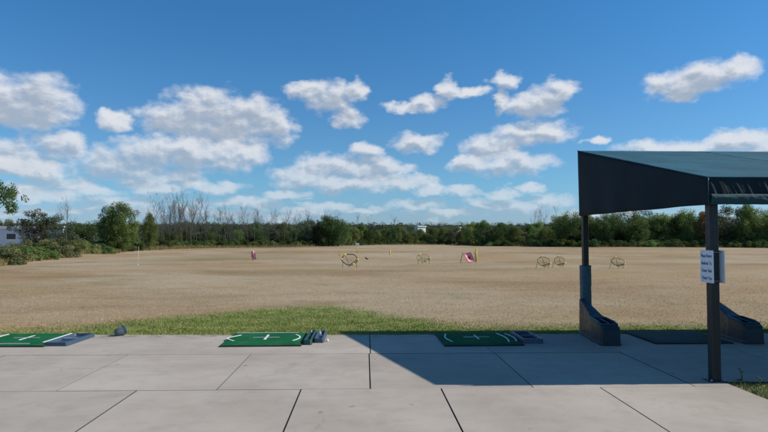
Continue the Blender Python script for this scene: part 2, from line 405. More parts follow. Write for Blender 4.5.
def mat_leaf(name, c, c2, trans=0.45):
    m = bpy.data.materials.new(name); m.use_nodes = True; m.node_tree.nodes.clear(); N = NT(m.node_tree)
    o = N.new('ShaderNodeOutputMaterial')
    gg = N.new('ShaderNodeNewGeometry'); oi = N.new('ShaderNodeObjectInfo')
    t = N.new('ShaderNodeTexCoord').outputs['Object']
    cc = N.mix(gg.outputs['Random Per Island'], c, c2)
    cl = N.noise(t, 1.1, 3)
    cc = N.mix(N.ss(cl, .35, .65), N.mix(1.0, cc, (0.72, 0.76, 0.8), 'MULTIPLY'), N.mix(1.0, cc, (1.25, 1.2, 1.05), 'MULTIPLY'))
    hs = N.new('ShaderNodeHueSaturation'); N.l.new(cc, hs.inputs['Color'])
    N.l.new(N.m('MULTIPLY_ADD', oi.outputs['Random'], 0.06, 0.47), hs.inputs['Hue'])
    N.l.new(N.m('MULTIPLY_ADD', oi.outputs['Random'], 0.6, 0.92), hs.inputs['Value'])
    hs.inputs['Saturation'].default_value = 0.92
    d = N.new('ShaderNodeBsdfDiffuse'); tr = N.new('ShaderNodeBsdfTranslucent'); mx = N.new('ShaderNodeMixShader')
    N.l.new(hs.outputs[0], d.inputs[0]); N.l.new(hs.outputs[0], tr.inputs[0]); mx.inputs[0].default_value = trans
    N.l.new(d.outputs[0], mx.inputs[1]); N.l.new(tr.outputs[0], mx.inputs[2]); N.l.new(mx.outputs[0], o.inputs[0])
    return m
m_lf_dark = mat_leaf('leaf_dark', (0.045, 0.08, 0.027), (0.10, 0.145, 0.045))
m_lf_mid = mat_leaf('leaf_mid', (0.085, 0.135, 0.036), (0.165, 0.215, 0.065))
m_lf_light = mat_leaf('leaf_light', (0.14, 0.19, 0.05), (0.25, 0.29, 0.095))
m_lf_olive = mat_leaf('leaf_olive', (0.12, 0.135, 0.055), (0.23, 0.225, 0.10))
m_lf_aut = mat_leaf('leaf_autumn', (0.26, 0.13, 0.05), (0.33, 0.22, 0.09))
m_lf_grey = mat_leaf('leaf_greygreen', (0.06, 0.08, 0.045), (0.12, 0.14, 0.085))
m_lf_far = mat_leaf('leaf_far', (0.05, 0.08, 0.045), (0.095, 0.125, 0.07))
m_bark = mat_simple('bark', (0.10, 0.08, 0.065), .9, .3, 10, .01)
m_barkg = mat_simple('grey_bark', (0.09, 0.083, 0.078), .9, .25, 10, .01)

# ---------------------------------------------------------------- ground sheet
def spaced(lo, hi, near0, near1, step, grow=1.12):
    a = list(np.arange(near0, near1 + 1e-6, step)); s = step; v = near1
    while v < hi: s *= grow; v += s; a.append(min(v, hi))
    s = step; v = near0; pre = []
    while v > lo: s *= grow; v -= s; pre.append(max(v, lo))
    return sorted(set(pre + a))
xs = spaced(-2500, 2500, -45, 45, 1.0); ys = spaced(-400, 3500, 0, 140, 1.0)
mb = MB(); nx = len(xs)
vs = [(xx, yy, H(xx, yy) if yy > 9.9 else -0.02) for yy in ys for xx in xs]
fs = [(j * nx + i, j * nx + i + 1, (j + 1) * nx + i + 1, (j + 1) * nx + i) for j in range(len(ys) - 1) for i in range(nx - 1)]
mb.add(vs, fs, True); tag(mb.build('field', m_field), kind='structure')

# ---------------------------------------------------------------- concrete slabs
def yedge(x): return 9.87 - 0.03 * x if x < 0 else 9.87 - .012 * x
def y1(x): return 8.28 - 0.008 * x
def y2(x): return 6.37 - 0.006 * x
mb = MB()
def slab(x0, x1, fa, fb, g0, g1, gy0, gy1):
    a, b_ = x0 + g0, x1 - g1; t = 0.006
    t = .0018
    def c4(i, z): return [(a + i, fa(a) + gy0 + i, z), (b_ - i, fa(b_) + gy0 + i, z), (b_ - i, fb(b_) - gy1 - i, z), (a + i, fb(a) - gy1 - i, z)]
    dz = rs.uniform(-0.002, 0.002)
    v = c4(0, -0.1) + c4(0, -t + dz) + c4(t, dz)
    f = [(3, 2, 1, 0), (8, 9, 10, 11)]
    for k in range(2):
        for i in range(4): f.append((k * 4 + i, k * 4 + (i + 1) % 4, (k + 1) * 4 + (i + 1) % 4, (k + 1) * 4 + i))
    mb.add(v, f)
rs = random.Random(5)
h = 0.0009; w = 0.0062
XA = [-14, -11.8, -10.1, -8.4, -6.7, -5.0, -3.31, -1.6, 0.06, 1.85, 3.65, 5.4, 7.2, 9.0, 10.8, 12.6, 14.4]
XS = [-14, -6.9, 0.08, 1.83, 3.68, 5.45, 9.0, 12.6, 14.4]
XB = [-14.7, -13, -11.2, -9.5, -7.8, -6.0, -4.22, -2.45, -0.69, 0.83, 2.58, 4.09]
for i in range(len(XS) - 1):
    slab(XS[i], XS[i + 1], y1, yedge, w if abs(XS[i]) < .2 else h, w if abs(XS[i + 1]) < .2 else h, h, 0)
for i in range(len(XA) - 1):
    gw = lambda q: w if q in (0.06,) else (0.0035 if q > 0 else 0.0025)
    if XA[i] < 4: slab(XA[i], XA[i + 1] if XA[i + 1] < 5 else XA[i + 1], y2 if XA[i] < 3.6 else y2, y1, gw(XA[i]), gw(XA[i + 1]), 0.0025, h) if XA[i + 1] < 4 else None
    if XA[i + 1] > 4:
        if XA[i] < 4: slab(3.65, 4.09, y2, lambda x: 6.53, gw(3.65), 0, 0.0025, 0); slab(3.65, 5.4, lambda x: 6.53, y1, gw(3.65), gw(5.4), 0, h)
        else: slab(XA[i], XA[i + 1], lambda x: 6.53, y1, gw(XA[i]), gw(XA[i + 1]), 0.0025, h)
for i in range(len(XB) - 1):
    slab(XB[i], XB[i + 1], lambda x: 4.55, y2, w, w if XB[i + 1] < 4 else 0, h, 0.0025)
    slab(XB[i], XB[i + 1], lambda x: 2.6, lambda x: 4.55, h, h, h, h)
    slab(XB[i], XB[i + 1], lambda x: -3.0, lambda x: 2.6, h, h, h, h)
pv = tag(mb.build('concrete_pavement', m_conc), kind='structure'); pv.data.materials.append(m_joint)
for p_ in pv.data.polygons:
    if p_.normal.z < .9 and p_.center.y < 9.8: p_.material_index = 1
mj = MB(); mj.sheet(lambda u, v: (-14.6 + 28.9 * u, (6.6 if u > .6465 else -3) + v * ((yedge(-14.6 + 28.9 * u) - .02) - (6.6 if u > .6465 else -3)), -0.012), 400, 1)
tag(mj.build('joint_filler', m_joint), kind='structure')

# ---------------------------------------------------------------- canopy
PX = 4.02
can = empty('shade_canopy', (3.85, 8.4, 0), 'teal canvas shade canopy on steel posts over the hitting bays', 'canopy')
CX, CY = 3.85, 8.4
XL, XR, YE, YR, ZE, ZR, ZB = 3.93, 13.4, 6.5, 10.25, 2.33, 3.195, 2.02
def XF(t): return XL - 0.112 * t
def roof(u, v):
    xl = XF(v); xx = xl + (XR - xl) * u; yy = YE + (YR - YE) * v
    z = ZE + (ZR - ZE) * v
    sag = -0.035 * math.sin(math.pi * v) * (abs(math.sin(math.pi * (xx - xl) / 2.2)) ** .8)
    rip = 0.012 * mn.noise((xx * .5, v * 11 + xx * .35, 0)) + 0.005 * mn.noise((xx * 1.2, v * 26 + xx, 3)) + .003 * math.sin(4 * xx + 9 * v)
    return (xx - CX, yy - CY, z + sag + rip * min(1, v * 8) * min(1, (1 - v) * 12))
o = MB().sheet(roof, 140, 40).build('roof_cover', m_roof, can); solidify(o, 0.006)
# seams on the roof, running up the slope
for k in range(1, 5):
    mbs = MB()
    u = (k * 2.2) / (XR - XL)
    mbs.tube([Vector(roof(u, v / 20)) + Vector((0, 0, .003)) for v in range(21)], 0.0035, 5)
    mbs.build('roof_seam', m_roof, can)
def side(x, sgn):
    def f(u, v):
        yy = YE + (YR - YE) * u; top = ZE + (ZR - ZE) * u - 0.004
        zb = ZB + 0.005 * math.sin(math.pi * u * 3) ** 2
        z = top + (zb - top) * v
        xx = (XF(u) if sgn > 0 else x) + sgn * (0.012 * math.sin(u * 26 + 1.3 * v) * v + 0.01 * math.sin(u * 9) * v)
        return (xx - CX, yy - CY, z)
    return f
for x_, sg in ((XL, 1), (XR, -1)):
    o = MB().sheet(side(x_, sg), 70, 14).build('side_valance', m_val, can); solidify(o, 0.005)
def front(u, v):
    xx = XL + 0.004 + (XR - XL - .008) * u
    z = ZE + 0.002 + (ZB + 0.06 - ZE) * v
    w_ = mn.noise((xx * 9 - v * 1.2, v * .5, 0)); w2 = mn.noise((xx * 26 - v * 2.4, v * .9, 5)); w3 = mn.noise((xx * 3, v, 9))
    yy = YE - 0.006 - v * .012 + (.15 + .85 * v) * (0.014 * w_ + 0.012 * w2 + .006 * w3)
    return (xx - CX, yy - CY, z)
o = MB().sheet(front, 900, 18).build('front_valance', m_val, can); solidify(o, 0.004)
def flap(u, v):   # rolled, bunched hem below the valance
    xx = XL + (XR - XL) * u; an = math.pi * (0.12 + 1.7 * v)
    wr = mn.noise((xx * 6 + v * 3, v * 4, 1)) + .6 * mn.noise((xx * 14 - v * 5, v * 9, 4)) + .35 * mn.noise((xx * 34, v * 14, 7))
    zc = ZB + 0.062 + 0.006 * mn.noise((xx * 2, 0, 3))
    ry_ = .030 + .020 * wr * math.sin(math.pi * v) ; rz_ = .060 + .004 * wr
    return (xx - CX, YE - 0.03 - ry_ * math.sin(an) - CY, zc + rz_ * math.cos(an))
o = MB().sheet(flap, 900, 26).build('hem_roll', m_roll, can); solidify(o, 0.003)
mbp = MB(); mbp.tube([(XL - CX - .006, YE - CY - .006, ZB), (XL - CX - .006, YE - CY - .006, ZE)], .006, 6)
mbp.tube([(XL - CX - .004, YE - CY, ZE + .003), (XF(1) - CX - .004, YR - CY, ZR + .003)], .007, 6)
mbp.tube([(XL - CX, YE - CY - .006, ZE + .003), (XR - CX, YE - CY - .006, ZE + .003)], .007, 6)
mbp.build('piping', m_roof, can)
for yy, zz in ((YE + .06, ZE - .05), (YR - .06, ZR - .06)):
    mbf = MB(); mbf.box(XL + .03 - CX, XR - .03 - CX, yy - .03 - CY, yy + .03 - CY, zz - .03, zz + .03); mbf.build('rail', m_post, can)
for xx in (XL + .07, 6.2, 8.5, 10.9, XR - .07):
    mbf = MB(); mbf.tube([(xx - CX, YE + .1 - CY, ZE - .07), (xx - CX, YR - .1 - CY, ZR - .09)], .025, 8); mbf.build('rafter', m_post, can)
for (xx, yy, wd, zt) in ((PX, 6.60, .05, ZE - .08), (3.893, 10.15, .047, ZR - .1), (8.5, 6.60, .05, ZE - .08), (8.4, 10.15, .047, ZR - .1), (13.2, 6.60, .05, ZE - .08), (13.1, 10.15, .047, ZR - .1)):
    p = MB().bevbox(-wd, wd, -wd, wd, 0.012, zt, .006).build('post', m_post, can, (xx - CX, yy - CY, 0))
    pl = MB().bevbox(-wd * 1.9, wd * 1.9, -wd * 1.6, wd * 1.6, 0, .012, .003)
    pl.build('base_plate', m_post, p)
    for sx in (-1, 1):
        for sy in (-1, 1): MB().lathe([(0.0, .03), (.011, .03), (.011, .012)], 6, Matrix.Translation((sx * wd * 1.5, sy * wd * 1.25, 0))).build('anchor_bolt', m_steel, p)
    if yy > 9:
        MB().bevbox(-.14, .14, -.15, .12, -.15, .0, .01).build('footing', m_conc, p)
        def padf(u, v):
            a = 2 * math.pi * u; rr = .083 + .006 * mn.noise((2 * math.cos(a), 2 * math.sin(a), 9 * v)) + .004 * mn.noise((4 * math.cos(a), 4 * math.sin(a), 26 * v))
            k = 1 / max(abs(math.cos(a)), abs(math.sin(a))) ; k = 1 + (k - 1) * .55
            return (rr * k * math.cos(a), rr * k * math.sin(a), .02 + 1.13 * v)
        pd = MB().sheet(padf, 28, 60).build('pad', m_pad, p); solidify(pd, .012)
# ---- two sign panels bolted either side of the near post
sgp = empty('notice_sign', (PX, 6.60, 1.31), 'pair of white notice panels bolted either side of near canopy post', 'sign')
for nm, xo in (('lettered_panel', -.066), ('blank_panel', .066)):
    pn = MB().bevbox(-.125, .125, -.187, .187, -.004, .004, .003).build(nm, m_sign, sgp, (xo, 0, 0))
    pn.rotation_euler = (R(90), 0, R(90) if xo > 0 else R(-90))
    if xo < 0:
        for i, tx in enumerate(('Please Return', 'Baskets To', 'Outer Side', 'Thank You')):
            cu = bpy.data.curves.new('lettering', 'FONT'); cu.body = tx; cu.size = 0.045; cu.align_x = 'CENTER'; cu.offset = .0006; cu.extrude = .0004
            tmp = bpy.data.objects.new('tmp', cu); col.objects.link(tmp); bpy.context.view_layer.update()
            me = bpy.data.meshes.new_from_object(tmp.evaluated_get(bpy.context.evaluated_depsgraph_get())); bpy.data.objects.remove(tmp)
            wd_ = max(v.co.x for v in me.vertices) - min(v.co.x for v in me.vertices); k = min(1, .215 / wd_)
            for v in me.vertices: v.co.x *= k; v.co.y *= 1.15
            me.materials.clear(); me.materials.append(m_ink)
            link('lettering', me, pn, (0, .105 - i * .085, .0050))
for zz in (-.165, .165):
    for yy in (-.075, .075): MB().tube([(-.075, yy, zz), (.075, yy, zz)], .004, 6).build('bolt', m_steel, sgp)

# ---------------------------------------------------------------- bay dividers
def divider(label):
    e = empty('bay_divider', (0, 0, 0), label, 'bay divider', 'moulded dividers between the hitting bays')
    # local: front at y=0, back at y=1.08; profile of (y, z, halfwidth)
    prof = [(1.10, .60, .045), (1.06, .605, .05), (.90, .545, .06), (.70, .465, .08), (.54, .395, .105), (.46, .365, .125), (.20, .34, .14), (.08, .31, .145), (.02, .28, .14), (.0, .24, .13)]
    mb = MB(); vs = []
    for (yy, zz, hw) in prof:
        r = .02
        vs += [(-hw - .012, yy, 0.015), (-hw - .006, yy, .06), (-hw, yy, zz - r), (-hw + r * .7, yy, zz), (hw - r * .7, yy, zz), (hw, yy, zz - r), (hw + .006, yy, .06), (hw + .012, yy, .015)]
    fs = []; n = 8
    for i in range(len(prof) - 1):
        for k in range(n - 1):
            if k == 3 and 5 <= i < 7: continue      # opening of the ball well
            fs.append((i * n + k, i * n + k + 1, (i + 1) * n + k + 1, (i + 1) * n + k))
        fs.append((i * n + 7, i * n, (i + 1) * n, (i + 1) * n + 7))
    fs += [tuple(range(7, -1, -1)), tuple((len(prof) - 1) * n + k for k in range(8))]
    mb.add(vs, fs, False)
    # well walls and bottom
    ring = [(5, 3), (5, 4), (6, 4), (7, 4), (7, 3), (6, 3)]
    top = [Vector(vs[i * n + k]) for i, k in ring]; cen = sum(top, Vector()) / 6
    bot = [Vector((cen.x + (p.x - cen.x) * .8, cen.y + (p.y - cen.y) * .85, .2)) for p in top]
    mb.add(top + bot, [(k, (k + 1) % 6, 6 + (k + 1) % 6, 6 + k) for k in range(6)] + [(6, 7, 8, 9, 10, 11)])
    body = mb.build('divider_body', m_poly, e)
    rim = MB(); rim.tube([p + Vector((0, 0, .004)) for p in top], .011, 6, closed=True)
    rim.tube([(0, .10, .325), (0, .42, .352)], .012, 6)
    rim.build('rim', m_pad, e)
    for sx in (-.14, .14): MB().box(sx - .02, sx + .02, .02, .08, 0, .02).build('foot', m_rubber, e)
    return e
d1 = divider('dark moulded bay divider leaning up to the padded far post'); d1.location = (3.74, 8.73, 0); d1.rotation_euler = (0, 0, R(2))
d2 = copy_tree(d1); d2['label'] = 'dark moulded bay divider at the right edge behind the near post'; d2.location = (6.0, 8.78, 0)

# ---------------------------------------------------------------- hitting mats
def mat_thing(loc, rz, label, marks, turf, w_=1.22, d_=1.12):
    e = empty('golf_mat', loc, label, 'golf mat', 'square hitting mats along the back of the slabs', rz)
    MB().bevbox(0, w_, 0, d_, 0, .022, .004).build('rubber_base', m_rubber, e)
    t = MB().sheet(lambda u, v: (.006 + u * (w_ - .012), .006 + v * (d_ - .012), .0235 + .012 * min(1, 10 * min(u, 1 - u, v, 1 - v)) + .002 * math.sin(9 * u + 4 * v)), 30, 30).build('turf', turf, e)
    if marks:
        def strip(pts, wd):
            mb = MB(); pts = [Vector(p) for p in pts]; vs = []
            for i, p in enumerate(pts):
                tng = (pts[min(i + 1, len(pts) - 1)] - pts[max(i - 1, 0)]).normalized(); s = Vector((-tng.y, tng.x, 0)) * wd / 2
                vs += [p - s, p + s]
            m = len(vs); top = [v + Vector((0, 0, .0405)) for v in vs]; bt = [v + Vector((0, 0, .034)) for v in vs]
            fs = []
            for i in range(len(pts) - 1):
                a = 2 * i; fs += [(a, a + 2, a + 3, a + 1), (m + a, m + a + 1, m + a + 3, m + a + 2), (a, m + a, m + a + 2, a + 2), (a + 1, a + 3, m + a + 3, m + a + 1)]
            mb.add(top + bt, fs); mb.build('marking', m_white, e)
        strip([(.40, d_ * .55, 0), (.82, d_ * .55, 0)], .015)
        if marks == 1:
            strip([(.61, d_ * .36, 0), (.61, d_ * .74, 0)], .03)
            strip([(.10, .2, 0), (.10, d_ - .15, 0)], .03); strip([(w_ - .12, .2, 0), (w_ - .12, d_ - .08, 0)], .03)
            strip([(.08, .09, 0), (w_ - .25, .09, 0)], .02)
        elif marks == 2:
            strip([(.61, d_ * .36, 0), (.61, d_ * .76, 0)], .035)
            strip([(.13 + .03 * math.cos(a / 8 * math.pi * 2) - .10 * math.sin(a / 8 * math.pi), .3 + .07 * a, 0) for a in range(9)], .024)
            strip([(w_ - .16 + .09 * math.sin(a / 8 * math.pi), .3 + .07 * a, 0) for a in range(9)], .024)
            strip([(.06, d_ - .06, 0), (w_ - .15, d_ - .06, 0)], .02)
        else:
            strip([(.61, d_ * .36, 0), (.61, d_ * .72, 0)], .022)
            strip([(.16 - .06 * math.sin(a / 8 * math.pi), .2 + .09 * a, 0) for a in range(9)], .022)
            strip([(w_ - .2 + .05 * math.sin(a / 8 * math.pi), .15 + .1 * a, 0) for a in range(9)], .022)
            strip([(w_ - .07 + .05 * math.sin(a / 8 * math.pi), .2 + .09 * a, 0) for a in range(9)], .018)
    return e
mat_thing((-6.03, 8.93, 0), R(-1), 'green hitting mat with a white cross, at the left edge', 1, m_turf)
mat_thing((-2.18, 8.82, 0), R(1), 'sunlit green hitting mat with curved white marks beside the golf ball', 2, m_turf)
mat_thing((1.2, 8.75, 0), R(1), 'hitting mat with white marks lying in the canopy shadow', 3, m_turf)
mat_thing((4.47, 8.83, 0), R(0), 'worn unmarked hitting mat under the canopy between the dividers', 0, m_oldturf)

def tray(loc, rz, w_, d_, hgt, mat, label, rimmat=None, name='ball_tray'):
    e = empty(name, loc, label, 'ball tray', 'ball trays beside the hitting mats', rz)
    mb = MB(); t = .02
    o0 = [(0, 0), (w_, 0), (w_, d_), (0, d_)]
    def rg(i, z, b=.02): return [(i + b, i, z), (w_ - i - b, i, z), (w_ - i, i + b, z), (w_ - i, d_ - i - b, z), (w_ - i - b, d_ - i, z), (i + b, d_ - i, z), (i, d_ - i - b, z), (i, i + b, z)]
    rings = rg(0, 0) + rg(0.008, hgt - .006) + rg(.014, hgt) + rg(.035, hgt) + rg(.055, .016)
    fs = [tuple(range(7, -1, -1)), tuple(range(32, 40))]
    for k in range(4):
        for i in range(8): fs.append((k * 8 + i, k * 8 + (i + 1) % 8, (k + 1) * 8 + (i + 1) % 8, (k + 1) * 8 + i))
    mb.add(rings, fs); mb.build('tray_body', mat, e)
    r2 = MB(); r2.bevbox(.06, w_ - .06, d_ * .5 - .012, d_ * .5 + .012, .016, hgt - .008, .004); r2.build('tray_rib', rimmat or mat, e)
    return e
tray((-4.85, 8.98, 0), R(-2), .36, .86, .06, m_tray, 'slate blue tray on the slab right of the leftmost mat', m_traylt)
tray((-.945, 8.95, 0), R(0), .135, 1.0, .075, m_gtray, 'narrow dark green tray hard against the sunlit middle mat')
tray((-.80, 9.12, 0), R(0), .165, .80, .07, m_tray, 'slate blue tray between narrow green tray and golf ball', m_traylt)
tray((2.44, 8.95, 0), R(1), .33, .78, .075, m_tray, 'dark blue tray right of the mat lying in the canopy shadow')
gx, gy = gp(327.4, 341.8)
tag(MB().lathe([(.0213 * math.sin(math.pi * i / 10) + 1e-5, .0213 - .0213 * math.cos(math.pi * i / 10)) for i in range(11)], 16).build('golf_ball', m_ballw, None, (gx, gy, 0)), 'white golf ball lying on the slab right of the trays', 'golf ball')

# ---------------------------------------------------------------- tipped bucket at slab edge
bx_, by_ = gp(119.5, 336)
bk = empty('ball_bucket', (bx_, by_, 0.0), 'blue grey ball bucket tipped on its side at the edge of the slabs', 'bucket', None, 0)
Mt = Matrix.Scale(.82, 4) @ Matrix.Translation((.0, .03, .088)) @ Matrix.Rotation(R(38), 4, 'Z') @ Matrix.Rotation(R(72), 4, 'Y')
prof = [(.001, -.10), (.05, -.10), (.066, -.095), (.071, -.05), (.08, .02), (.088, .085), (.095, .088), (.095, .098), (.086, .10), (.082, .085), (.062, -.085), (.001, -.088)]
MB().lathe(prof, 26, Mt).build('bucket_shell', m_bucket, bk)
rb = MB()
for k in range(13):
    a = 2 * math.pi * k / 13
    rb.tube([Mt @ Vector((r * math.cos(a), r * math.sin(a), z)) for r, z in ((.069, -.09), (.0755, -.02), (.088, .08))], .004, 5)
rb.build('bucket_rib', m_tray, bk)
hd = MB(); hd.tube([Mt @ Vector((.097 * math.cos(a), .03 * math.sin(a) , .09 + .055 * math.sin(a))) for a in [math.pi * i / 12 for i in range(13)]], .004, 6)
hd.build('bucket_handle', m_steel, bk)

# ---------------------------------------------------------------- chipping nets
def chip_net(px, py, w_, h_, lean, yaw, label, slant=0.0, matn=m_netc):
    gx, gy = gp(px, py); z0 = H(gx, gy)
    gx, gy = gp(px, py, z0)
    e = empty('chipping_net', (gx, gy, z0), label, 'chipping net', 'black and yellow chipping nets out on the field', yaw)
    M = Matrix.Translation((0, 0, .16)) @ Matrix.Rotation(R(-lean), 4, 'X') @ Matrix.Rotation(R(slant), 4, 'Y')
    # hexagonal-ish ring in local XZ, centre at (0, h/2)
    hexa = [(.50, .06), (.30, .5), (-.28, .5), (-.5, .1), (-.44, -.16), (-.13, -.5), (.16, -.5), (.43, -.22)]
    def rp(a, k=1.0):
        t = (a / (2 * math.pi) % 1) * 8; i0 = int(t) % 8; f_ = t - int(t); p_ = [Vector(hexa[(i0 + d) % 8]) for d in (-1, 0, 1, 2)]
        q = p_[1].lerp(p_[2], f_) * .7 + .3 * (.5 * ((2 * p_[1]) + (p_[2] - p_[0]) * f_ + (2 * p_[0] - 5 * p_[1] + 4 * p_[2] - p_[3]) * f_ ** 2 + (3 * p_[1] - p_[0] - 3 * p_[2] + p_[3]) * f_ ** 3))
        return M @ Vector((q.x * w_ * k, .02 * math.sin(3 * a), h_ / 2 + q.y * h_ * k))
    ring = [rp(2 * math.pi * i / 28) for i in range(48)]
    MB().tube(ring, .024, 6, closed=True).build('frame', m_black if w_ > .85 else m_brown, e)
    nt = MB()
    for k in (.25, .5, .75):
        nt.tube([rp(2 * math.pi * i / 20, k) + M.to_3x3() @ Vector((0, .10 * (1 - k * k), 0)) for i in range(20)], .0022, 3, closed=True)
    for i in range(20):
        a = 2 * math.pi * i / 20
        nt.tube([rp(a, k) + M.to_3x3() @ Vector((0, .10 * (1 - k * k), 0)) for k in (.08, .4, .7, 1)], .0022, 3)
    nt.build('netting', matn, e)
    for a in (math.pi * .78, math.pi * -.04, -math.pi / 2 + .2, math.pi / 2 + .1):
        pts = [rp(a + d) for d in (-.2, -.07, .07, .2)]
        MB().tube(pts, [.03, .052, .052, .03], 6).build('corner_pad', m_yelpad if w_ > .85 else m_cream, e)
    for s in (-1, 1):
        top = rp(-.5 if s > 0 else math.pi + .1)
        MB().tube([top, (s * w_ * .43, -.02, 0.0)], .011, 5).build('leg', m_black, e)
    MB().tube([rp(math.pi / 2), (0, .45, 0)], .01, 5).build('leg', m_black, e)
    return e
chip_net(349.5, 268, .86, .56, 12, 0, 'large round chipping net at centre-left, with bright yellow pads')
chip_net(423.5, 264.3, .80, .46, 14, 0, 'squat chipping net alone left of the pink target', 2)
chip_net(542, 268.6, .74, .46, 28, R(-38), 'larger of the two close-set chipping nets left of the padded post', 16)
chip_net(557.5, 267.6, .66, .44, 30, R(-42), 'smaller chipping net of the close-set pair, nearer the padded post', 22)
chip_net(616, 268.4, .74, .42, 34, R(-38), 'chipping net seen between the canopy posts', 18)

# pink target near centre-right
gx, gy = gp(468.5, 263); z0 = H(gx, gy)
pk = empty('pink_target', (gx, gy, z0), 'bright pink square chipping target with dark centre between leaning sticks', 'target')
fr = MB(); cs = [Vector((-.33, .02, .58)), Vector((.16, .1, .66)), Vector((.42, .05, .10)), Vector((-.02, -.12, .03))]
def pan(u, v):
    p = cs[0] * (1 - u) * (1 - v) + cs[1] * u * (1 - v) + cs[2] * u * v + cs[3] * (1 - u) * v
    return p + Vector((0, .10 * math.sin(math.pi * u) * math.sin(math.pi * v), .01 * math.sin(9 * u)))
pp = MB().sheet(pan, 14, 14).build('panel', m_pink, pk); solidify(pp, .01)
MB().lathe([(.001, 0), (.05, 0), (.075, .006), (.05, .012), (.001, .014)], 14, Matrix.Translation((.05, -.055, .34)) @ Matrix.Rotation(R(80), 4, 'X') @ Matrix.Scale(1.5, 4, Vector((0, 1, 0)))).build('centre_hole', m_black, pk)
MB().tube(cs, .014, 6, closed=True).build('frame', m_black, pk)
MB().tube([(-.52, -.04, 0), (-.36, .02, .68)], .016, 6).build('leg', m_black, pk)
MB().tube([(.48, .05, 0), (.40, .05, .68)], .016, 6).build('leg', m_black, pk)
# pale pink folded target, far left
gx, gy = gp(253.2, 260.6); z0 = H(gx, gy)
pf = empty('pink_target', (gx, gy, z0), 'pale pink folded target standing edge-on, left of the nets', 'target')
pp = MB().sheet(lambda u, v: (-.10 + .30 * u + .06 * v - .03 * math.sin(3 * v), .12 * math.sin(u * 3.1), (1 - v) * (.66 - .25 * u) + .05), 10, 12).build('panel', m_pink2, pf); solidify(pp, .012)
pd = MB().sheet(lambda u, v: (-.13 + .12 * u, -.04 + .04 * u, .22 + .4 * v - .1 * u * (1 - v)), 4, 6).build('dark_panel', m_pink, pf); solidify(pd, .014)
MB().tube([(-.02, -.03, 0), (-.03, -.03, .7)], .018, 6).build('pole', m_black, pf)

# yardage posts
def marker(px, py, hgt, mat, label, plate=False, r=.035):
    gx, gy = gp(px, py); z0 = H(gx, gy); gx, gy = gp(px, py, z0)
    e = empty('marker_post', (gx, gy, z0), label, 'marker post', None)
    MB().tube([(0, 0, -.1), (0, 0, hgt)], [r, r], 8).build('stake', mat, e)
    MB().lathe([(r * 1.25, hgt - .03), (r * 1.25, hgt + .02), (r * .6, hgt + .035), (.001, hgt + .04)], 8).build('cap', mat, e)
    if plate: MB().bevbox(-.17, .17, -.06, -.03, hgt - .08, hgt + .2, .01).build('plate', m_sign, e)
    return e
marker(339.3, 256.3, .5, m_ochre, 'short dull ochre stake left of the large round net')
marker(357.3, 252.8, .78, m_yellow, 'thin yellow stake topped by a white plate', True, .045)
marker(390, 256.2, .66, m_yellow, 'plain yellow stake right of the little black bird', False, .05)
gx_, gy_ = gp(476.3, 262)
marker(476.3, 261.2, .78, m_yellow, 'yellow stake directly right of the bright pink target', False, .05)
gx, gy = gp(138, 264)
wp = empty('flag_pole', (gx, gy, H(gx, gy)), 'thin white pole standing in front of the big round tree', 'pole')
MB().tube([(0, 0, -.05), (.03, 0, 1.15)], [.009, .006], 6).build('shaft', m_white, wp)
MB().lathe([(.001, 0), (.05, 0.01), (.05, .03), (.02, .05)], 10).build('cup', m_white, wp)

# small black bird on the grass
gx, gy = gp(366, 260.8); z0 = H(gx, gy)
bd = MB()
def ell(c, r, n=10, m=8, rot=None):
    M_ = Matrix.Translation(c) @ (rot or Matrix.Identity(4))
    bd.add([M_ @ Vector((r[0] * math.sin(math.pi * (j + .001) / m) * math.cos(2 * math.pi * i / n), r[1] * math.sin(math.pi * (j + .001) / m) * math.sin(2 * math.pi * i / n), r[2] * math.cos(math.pi * j / m))) for j in range(m + 1) for i in range(n)],
           [(j * n + i, j * n + (i + 1) % n, (j + 1) * n + (i + 1) % n, (j + 1) * n + i) for j in range(m) for i in range(n)], True)
bd.tube([(-.085, 0, .215), (-.07, 0, .205), (-.045, 0, .20), (-.025, 0, .165), (0, 0, .125), (.05, 0, .10), (.10, 0, .085), (.15, 0, .075), (.21, 0, .07)], [.004, .010, .030, .030, .052, .058, .042, .022, .012], 12)
for sy in (-.02, .02): bd.tube([(.02, sy, .07), (.01, sy, .02), (-.005, sy, 0)], .006, 5)
tag(bd.build('bird', m_bird, None, (gx, gy, z0)), 'small black bird standing on the dry grass near the round net', 'bird')

